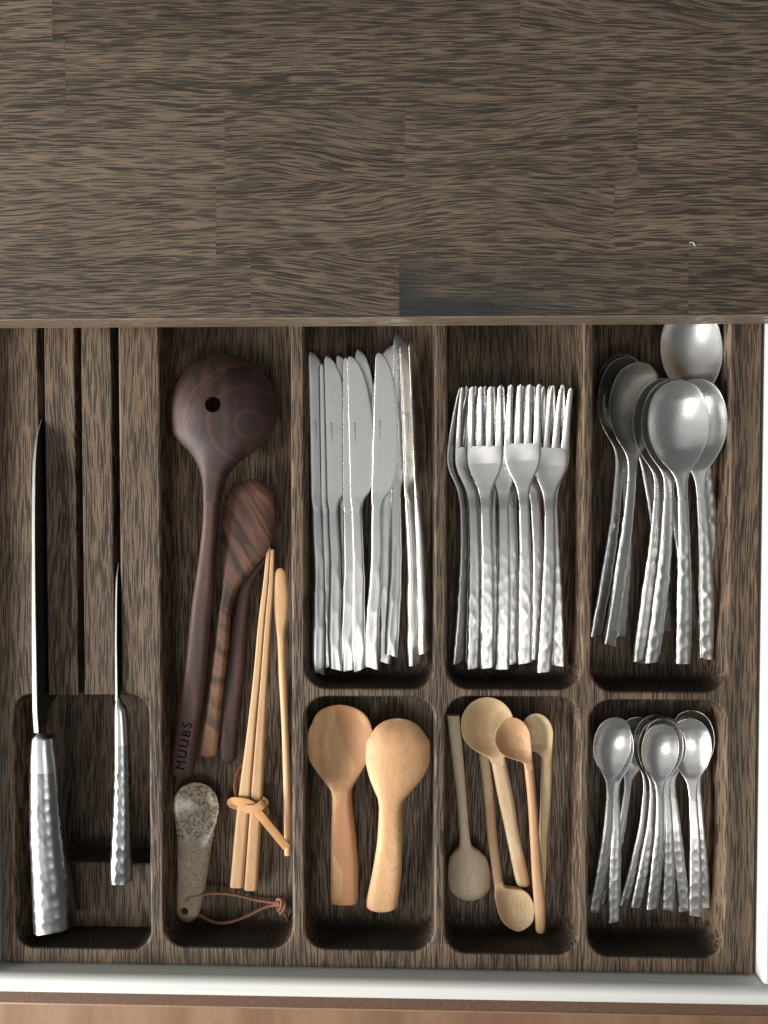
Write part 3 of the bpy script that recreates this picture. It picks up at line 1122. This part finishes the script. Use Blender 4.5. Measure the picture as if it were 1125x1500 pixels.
# ---- large dark ladle
T = thing("wooden_ladle", 268, 1139, -24, "large dark red-brown wooden ladle lying face down with a round hole", "ladle")
bowl_st = [(520, 247, 407, -14, 4, 15), (560, 247, 407, -13, 4.5, 15), (600, 246.5, 407, -12, 5, 15), (630, 250, 402, -11, 6, 13), (648, 263, 388, -10, 7.5, 10.5),
           (662, 277, 371, -9.5, 9, 7.5), (678, 288, 350, -9, 10, 4.5), (695, 294, 335, -9, 11, 2.5), (715, 297.5, 327, -9, 11.5, 1), (735, 298, 323, -9, 11, 0)]
o = traced("bowl", bowl_st, M['ladle'], T, cap0=78, nu=30, cpow=2.3, p=5)
cut_hole(o, 315, 594, 0, 0.0058)
ladle_handle = traced("handle", [(733, 298, 323.2, -9, 11, 0), (747, 298, 321, -9, 11, 0), (813, 292, 317, -10, 10, 0), (880, 282, 312, -12, 10, 0), (980, 270, 303, -16, 10, 0),
                  (1032, 261, 297, -19, 10, 0), (1086, 255.5, 289, -22, 10, 0), (1125, 251, 285.5, -24, 9.5, 0), (1140, 252, 285, -25, 9, 0)],
       M['ladle2'], T, cap1=13, p=3.2)
le = obj("lettering", HANDLE_TEXT, None, T)
bpy.context.view_layer.update()


def on_top(o, root, px, py):
    """point on the upper surface of a part, in its thing's space"""
    a_ = CAMPOS - root.location
    d_ = (P(px, py, -0.02) - CAMPOS).normalized()
    hit, loc, nor, _ = o.ray_cast(a_, d_)
    return loc


q0, q1 = on_top(ladle_handle, T, 264, 1128), on_top(ladle_handle, T, 276, 1058)
ax = (q1 - q0).normalized()
nz = (Vector((0, 0, 1)) - ax * ax.z).normalized()
le.matrix_local = Matrix.Translation((q0 + q1) / 2 + nz * 0.0001) @ Matrix((ax, nz.cross(ax), nz)).transposed().to_4x4()

# ---- striped spoon and red spoon below it
T = thing("striped_spatula", 304, 1107, -30, "small striped dark brown wooden spatula beside the ladle handle", "spatula")
traced("blade", [(701, 348, 392, -20, 4, 2.0), (715, 338, 399, -19.5, 4.5, 2.1), (735, 330.5, 402.5, -19, 5, 2.2), (763, 325.5, 402.5, -18, 6, 2.0), (800, 324.5, 396, -17, 6.5, 1.6), (830, 324.5, 374, -16.5, 7, 1),
                 (863, 323.5, 349, -17, 8, .4), (897, 319.5, 338.5, -18, 8, 0)], M['zebra'], T, cap0=24, p=3, nu=24)
traced("handle", [(896, 319.7, 338.7, -18, 8, 0), (947, 314, 335, -20, 8, 0), (996, 307.5, 329, -23, 8, 0), (1050, 300, 324, -27, 8, 0), (1090, 294, 319.5, -30, 7.5, 0), (1109, 292, 317, -32, 7, 0)],
       M['zebra'], T, cap1=7, p=3)
T = thing("dark_wooden_spoon", 336, 1117, -34, "plain dark red wooden spoon half hidden behind the striped spatula", "spoon")
traced("bowl", [(735, 344, 402, -27, 3, -3), (763, 340, 404, -27, 3, -5), (800, 345, 401.5, -26, 4, -4), (822, 350, 390, -25, 5, -2), (837, 352, 380, -25, 6, -1), (858, 351, 369, -25, 7, 0), (880, 347, 365.5, -26, 8, 0)],
       M['ladle2'], T, cap0=26, p=4)
traced("handle", [(879, 347, 365.6, -26, 8, 0), (930, 337, 361, -27, 8, 0), (980, 331, 358, -29, 8, 0), (1032, 323.5, 352, -31, 8, 0), (1086, 321, 347.5, -34, 8, 0), (1119, 323, 345, -35, 7, 0)],
       M['ladle2'], T, cap1=13, p=2.8)

# ---- chopsticks with a leather tie
T = thing("chopstick", 347, 1299, -28, "left pale wooden chopstick of the tied pair", "chopstick", "tied pair of chopsticks")
traced("stick", [(802, 391, 396.5, -18, 3, 0), (847, 386.5, 394, -19, 4, 0), (913, 378.3, 388, -20, 5, 0), (980, 372.3, 382.8, -22, 5.5, 0), (1068, 362.5, 375.2, -24, 6.5, 0),
                 (1176, 348.5, 366.7, -27, 7.5, 0), (1299, 337, 357.3, -30, 8, 0)], M['chop'], T, p=6, sharp=35, cap1=2.5)
T = thing("chopstick", 368, 1303, -28, "right warmer toned wooden chopstick of the tied pair", "chopstick", "tied pair of chopsticks")
traced("stick", [(805, 396.8, 402, -18, 3, 0), (847, 394.3, 401.5, -19, 4, 0), (913, 388.3, 397.5, -20, 5, 0), (980, 383.1, 393.3, -22, 5.5, 0), (1068, 375.5, 389, -24, 6.5, 0),
                 (1176, 367.0, 384.5, -27, 7.5, 0), (1303, 357.8, 378, -30, 8, 0)], M['cherry2'], T, p=6, sharp=35, cap1=2.5)
T = thing("leather_tie", 366, 1182, -24, "tan leather strap knotted around the chopsticks, loose tail to the right", "leather strap")


def rel(pts):
    return [P(x, y, max(z * ZS, -32.6) * 0.001) - T.location for x, y, z in pts]


obj("band", tube_mesh("band", rel([(366, 1186, -33), (341, 1178, -32), (340.5, 1174, -26), (347, 1173.5, -21.5), (362, 1176, -20), (374, 1183, -20.2), (384, 1190, -22), (389, 1188, -27), (386, 1184, -33)]),
                      0.0034, 0.0008, p=4), M['leather'], T)
obj("loop", tube_mesh("loop", rel([(350, 1178, -21), (361, 1184.5, -19.0), (374, 1184.5, -17.6), (385, 1178, -18.5), (387.5, 1174, -23), (384, 1170, -30)]),
                      0.0034, 0.0008, p=4), M['leather'], T)
obj("tail", tube_mesh("tail", rel([(374, 1184, -19.0), (381, 1193, -18.2), (392, 1207, -19), (406, 1224, -23), (420, 1241, -26)]), 0.0033, 0.0008, p=5, n=60), M['leather'], T)
obj("end_loop", tube_mesh("end_loop", rel([(348, 1168, -27), (345, 1158, -30), (344.5, 1146, -31), (348, 1133, -33), (354, 1122, -35), (362, 1112, -36)]), 0.0017, 0.0017, n=60), M['leather_back'], T)

# ---- thin spreader
T = thing("wooden_spreader", 422, 1251, -30, "thin pale wooden spreader with a narrow paddle beside the chopsticks", "spreader")
traced("blade", [(832, 403, 418, -19, 2.5, 0), (848, 402, 420, -19, 3, 0), (880, 400.5, 422.5, -20, 3.5, 0), (900, 401.5, 422, -21, 4, 0), (918, 404, 419.5, -22, 4.5, 0), (935, 406.3, 418, -22, 5, 0), (950, 407, 418.5, -23, 5, 0)],
       M['chop'], T, cap0=9, p=3)
traced("handle", [(949, 407, 418.5, -23, 5, 0), (980, 408, 419.5, -24, 5.2, 0), (1068, 412.5, 422.5, -27, 5.2, 0), (1176, 415.5, 426.5, -30, 5.5, 0), (1253, 416.5, 427.2, -33, 5.5, 0)],
       M['chop'], T, p=2.2, cap1=2)

# ---- speckled ceramic spoon with a leather cord
T = thing("ceramic_spoon", 273, 1350, -34, "speckled beige stoneware spoon with a leather cord through its end", "spoon")
o = traced("body", [(1146, 256, 318, -28, 4, -2.0), (1165, 255.5, 318.5, -28, 5, -4.2), (1182, 254, 321, -28, 5.5, -5.0), (1200, 256, 318.5, -28, 6, -4.0), (1219, 259, 314, -28, 7, -1.4), (1248, 260, 308.5, -29, 7.5, .6),
                    (1284, 260, 303.5, -30, 8, .8), (1315, 259, 298, -32, 8, .4), (1338, 258.5, 292, -33, 7.5, 0), (1351, 260, 288, -34, 7, 0)],
           M['ceramic'], T, cap0=26, cap1=15, p=3.2, nu=26)
cut_hole(o, 274.5, 1327, -32, 0.0030)
T0 = T
obj("cord", tube_mesh("cord", rel([(272, 1331, -39), (272, 1325, -33), (273.5, 1319, -27.5), (279, 1314, -27), (298, 1310, -28), (322, 1308.5, -30), (346, 1311, -33), (372, 1317.5, -35), (396, 1321.5, -34), (410, 1323, -32)]),
                      0.00115, n=110, m=10), M['cord'], T)
obj("cord", tube_mesh("cord", rel([(274, 1330, -39), (284, 1336, -37), (294, 1341, -34), (308, 1348.5, -31), (322, 1352, -29.5), (340, 1350, -30), (362, 1342, -32), (384, 1331, -34), (398, 1326.5, -34.5), (411, 1325.5, -32)]),
                      0.00115, n=110, m=10), M['cord'], T)
obj("knot", tube_mesh("knot", rel([(405, 1322, -35), (407, 1317, -31), (412, 1319, -29), (412, 1328, -29.5), (408, 1334, -31), (407, 1330, -34), (413, 1317, -33.5), (417, 1322, -30.5), (416, 1332, -30), (411, 1337.5, -31),
                                   (409.5, 1333, -33), (414, 1329, -31), (417, 1338, -32.5), (421.5, 1347, -34.5), (424.5, 1352.5, -35.5)]), 0.00115, n=150, m=10), M['cord'], T)

# ---- two rice paddles
T = thing("rice_paddle", 503, 1326, -26, "left warm wooden rice paddle showing its hollow with a redder rim streak", "rice paddle", "pair of rice paddles")
traced("blade", [(1032, 455, 541, -20, 4.5, -2.5), (1056, 457, 542.5, -19, 5, -6.5), (1072, 451.5, 546, -18, 5, -8), (1090, 450, 546.3, -18, 5, -8.5), (1108, 451.5, 541.5, -18, 5.5, -7.8), (1127, 461.5, 531.5, -17.5, 6.5, -5.6),
                 (1146, 476, 520.5, -16.5, 8, -1.4), (1158, 484.5, 515.5, -16, 9.5, -.2), (1168, 486.3, 515.2, -16, 10, 0)], M['cherry'], T, cap0=30, p=5, nu=28)
traced("handle", [(1167, 486.3, 515.2, -16, 10, 0), (1182, 486, 516.3, -16.5, 10, 0), (1224, 484.2, 521.5, -19, 10, 0), (1280, 483.8, 525, -23, 10, 0), (1308, 484, 524.8, -25, 9.5, 0), (1324, 484.5, 523, -26.5, 9, 0)],
       M['cherry'], T, p=4.5, skew1=0.16, cap1=4)
T = thing("rice_paddle", 560, 1335, -26, "right warm wooden rice paddle lying back up with a small dark knot mark", "rice paddle", "pair of rice paddles")
traced("blade", [(1052, 540, 627, -18, 4, 3.0), (1070, 541, 625, -16, 5, 4), (1092, 536, 630.3, -15, 5, 4.5), (1112, 535.5, 629.5, -14.5, 5, 4.4), (1134, 539.5, 622, -14, 6, 3.6), (1157, 548, 604, -14, 8, 2), (1172, 554, 592, -14, 9.5, .8), (1184, 555.3, 589, -14, 10, .2)],
       M['cherry2'], T, cap0=36, p=4, nu=28)
traced("handle", [(1183, 555.3, 589, -14, 10, .2), (1224, 553.2, 589.5, -16, 10, 0), (1266, 547.5, 589, -20, 10, 0), (1294, 542, 587, -23, 10, 0), (1322, 537, 582.5, -26, 9.5, 0), (1335, 536.5, 580, -27, 9, 0)],
       M['cherry2'], T, p=3.6, cap1=9)
kn = bmesh.new()
bmesh.ops.create_icosphere(kn, subdivisions=2, radius=0.0011)
bmesh.ops.scale(kn, vec=(0.6, 1.3, 0.25), verts=kn.verts)
kme = bpy.data.meshes.new("knot_mark")
kn.to_mesh(kme)
kn.free()
ko = obj("knot_mark", kme, M['burn'], T)
ko.location = P(593, 1088, -8.4) - T.location

# ---- small wooden spoons
T = thing("small_wooden_spoon", 687, 1318, -32, "greyish small wooden spoon lying face down with a chipped handle top", "spoon", "small wooden spoons")
traced("bowl", [(1224, 673, 688, -24, 8, 0), (1238, 672, 691, -25, 8, .8), (1246, 665.5, 702, -27, 6, 3.5), (1257, 658.5, 713, -29, 4.5, 6.5), (1280, 656, 718.3, -31, 4, 9), (1297, 657, 718, -32, 4, 9), (1319, 660, 715, -33, 4, 7)],
       M['beech'], T, cap1=24, p=5, nu=24)
traced("handle", [(1047, 654.6, 673, -20, 7, 0), (1112, 662, 679, -21, 7.5, 0), (1168, 669, 683.3, -22, 8, 0), (1225, 673, 688, -24, 8, 0)], M['beech'], T, p=2.3, sharp=35)
T = thing("small_wooden_spoon", 763, 1298, -34, "small wooden spoon with the largest round bowl, two-tone handle", "spoon", "small wooden spoons")
traced("bowl", [(1021, 675, 753, -18, 3.5, -5), (1045, 675, 753, -18, 3.5, -8), (1063, 675, 753.2, -18, 3.5, -8.5), (1080, 678, 751.5, -18, 4, -8), (1092, 686, 748, -18, 4.5, -6), (1102, 700, 743.5, -18, 5.5, -2.5), (1109, 714, 740, -19, 6.5, -.4), (1118, 720, 741.5, -20, 7, 0)],
       M['birch'], T, cap0=40, p=6, nu=28, cpow=2.4)
traced("handle", [(1117, 719.8, 741.3, -20, 7, 0), (1168, 729.5, 752, -23, 7, 0), (1224, 741.5, 761, -27, 7, 0), (1280, 753, 773.5, -32, 7, 0), (1299, 757, 776, -34, 6.5, 0)], M['birch2'], T, p=3, cap1=6)
T = thing("small_wooden_spoon", 710, 1106, -30, "small wooden spoon upside down in the row, bowl at the lower end", "spoon", "small wooden spoons")
traced("bowl", [(1290, 722.5, 736.5, -28, 6, 0), (1298, 724, 741, -28, 6, -.5), (1303, 724.3, 766, -27, 5, -3), (1311, 724.5, 776, -26, 4, -5.5), (1332, 728.5, 783, -26, 3.5, -7), (1350, 735, 781, -26, 3.5, -6), (1364, 742, 776, -26, 3.5, -4)],
       M['birch'], T, cap1=20, p=6, nu=26, cpow=2.4)
traced("handle", [(1104, 701, 717, -30, 6, 0), (1168, 708.6, 724, -30, 6.5, 0), (1224, 713.5, 728, -29.5, 6.5, 0), (1266, 719, 733.5, -29, 6.5, 0), (1291, 722.6, 736.7, -28, 6.2, 0)], M['birch2'], T, p=3, sharp=35)
T = thing("small_wooden_spoon", 791, 1366, -26, "reddish small wooden spoon on top with a long straight handle", "spoon", "small wooden spoons")
traced("bowl", [(1051, 725, 777, -9, 3.5, -3), (1068, 725, 777, -9, 3.5, -5.5), (1083, 724.8, 777.5, -9, 3.5, -6.5), (1098, 729, 779, -9, 3.8, -5.5), (1107, 738, 780, -9, 4.2, -3), (1112, 752, 780.5, -9.5, 4.8, -1), (1117, 766, 781, -10, 5.6, 0), (1126, 768.5, 781.7, -10.5, 6, 0)],
       M['pear'], T, cap0=30, p=6, nu=26, cpow=2.4)
traced("handle", [(1125, 768.3, 781.6, -10.5, 6, 0), (1168, 772.5, 785.5, -13, 6, 0), (1224, 776, 790, -17, 6, 0), (1280, 779, 795, -21, 6.2, 0), (1336, 783, 799, -26, 6.2, 0), (1367, 785, 798.5, -28, 6, 0)],
       M['pear'], T, p=2.6, cap1=5)
T = thing("small_wooden_spoon", 796, 1313, -34, "palest yellow small wooden spoon at the right, handle running under the reddish one", "spoon", "small wooden spoons")
traced("bowl", [(1045, 763, 809, -16, 3.5, -3), (1062, 763, 809.5, -16, 3.5, -5), (1075, 763, 810, -16, 3.5, -6), (1090, 766, 809.5, -16, 3.8, -5), (1098, 776, 809.3, -16, 4.4, -2), (1103, 788, 809, -16.5, 5, -.6), (1110, 793, 808.6, -17, 6, 0)],
       M['birch'], T, cap0=27, p=6, nu=26, cpow=2.4)
traced("handle", [(1109, 793, 808.6, -17, 6, 0), (1168, 791.8, 807, -21, 6, 0), (1224, 790, 802, -26, 6, 0), (1280, 790, 800, -31, 6, 0), (1314, 789, 798, -34, 6, 0)], M['birch'], T, p=3, cap1=4)


# ------------------------------------------------------------------ two kitchen knives standing in the slots
def chef(label, spine, heel, depth, tz, handle, xs, amt, seed, skew, split):
    """spine: (py, z mm, thickness mm) from tip to heel; blade hangs into the slot at world x = xs"""
    hl = handle[-1]
    T = thing("kitchen_knife", (hl[1] + hl[2]) / 2, hl[0], hl[3], label, "knife", "kitchen knives in the slots")
    org = T.location
    n = 60
    py = np.array([q[0] for q in spine], float)
    s = py[0] + (py[-1] - py[0]) * np.linspace(0, 1, n) ** 1.3
    z = pchip(py, [q[1] for q in spine], s)
    th = pchip(py, [q[2] for q in spine], s)
    bz = pchip([q[0] for q in depth], [q[1] for q in depth], s)
    sx = pchip([q[0] for q in xs], [q[1] for q in xs], s)
    V = np.zeros((n, 8, 3))
    for i in range(n):
        top = P(562, s[i], z[i] * 0.001)
        x = sx[i] - org.x
        y = top.y - org.y
        zt, zb, h = z[i] * .001 - org.z, bz[i] * .001 - org.z, th[i] * .0005
        prof = [(-h, zt - .0003), (-h * .8, zt), (h * .8, zt), (h, zt - .0003), (h * .85, zt - (zt - zb) * .4), (h * .15, zb), (-h * .15, zb), (-h * .85, zt - (zt - zb) * .4)]
        for j, (a_, b_) in enumerate(prof):
            V[i, j] = (x + a_, y, b_)
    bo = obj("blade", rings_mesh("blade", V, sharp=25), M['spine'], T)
    bo.data.materials.append(M['scale'])  # side faces get the painted dark slot reflection, not another finish
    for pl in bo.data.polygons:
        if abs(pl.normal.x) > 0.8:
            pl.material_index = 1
    hm = lambda q: amt * np.clip((q - split) / 40, 0, 1)
    up = [q for q in handle if q[0] <= split]
    lo = [q for q in handle if q[0] >= split]
    traced("bolster", up, M['bolster'], T, p=2.8, nu=26, rows=50, sharp=32)
    traced("handle", lo, M['forged'], T, p=2.8, nu=26, rows=130, sharp=32, skew1=skew, hammer_amt=hm, seed=seed, cell=0.0085, hrows=14)
    return T


s1 = P(63, 790, 0).x
chef("large kitchen knife with a flaring hammered steel handle in the first slot",
     [(613, 0, .5), (640, 8, 1.6), (700, 13, 2.2), (800, 15, 2.4), (940, 16, 3.2), (1040, 16, 3.6), (1078, 14, 3.6)], None,
     [(613, -1), (640, -8), (700, -20), (800, -28), (1000, -30), (1035, -28), (1050, -10), (1078, 6)], 0,
     [(1073, 55.5, 62.5, 13, 6, 0), (1077, 52, 70, 12, 11, 0), (1080, 49, 79, 11, 14, 0), (1095, 47.5, 81.5, 10, 16, 0), (1127, 46, 86, 8, 18, 0), (1201, 45.5, 92, 3, 20, 0), (1276, 48.5, 101, -4, 23, 0),
      (1332, 50.5, 108.5, -10, 25, 0), (1354, 51.5, 110, -13, 26, 0)], [(613, s1), (1078, s1)], 0.0007, 5, 0.18, 1127)
s3 = P(171, 790, 0).x
chef("slim kitchen knife with a narrow hammered steel handle in the third slot",
     [(826, -3, .5), (850, 1, 1.2), (900, 3, 1.5), (960, 4, 1.7), (1030, 4, 2.2)], None,
     [(826, -6), (850, -12), (900, -20), (1000, -24), (1015, -10), (1030, -2)], 0,
     [(1022, 171, 176, 3, 4, 0), (1028, 170, 178, 3, 6, 0), (1039, 168.5, 185.5, 2, 10, 0), (1089, 168, 190, 0, 11, 0), (1164, 167, 192, -5, 12.5, 0), (1239, 163.5, 193.5, -10, 14, 0),
      (1276, 161.5, 194.5, -13, 15, 0), (1289, 162, 194, -14, 15, 0)], [(826, s3), (1030, s3)], 0.0008, 9, 0.0, 1089)
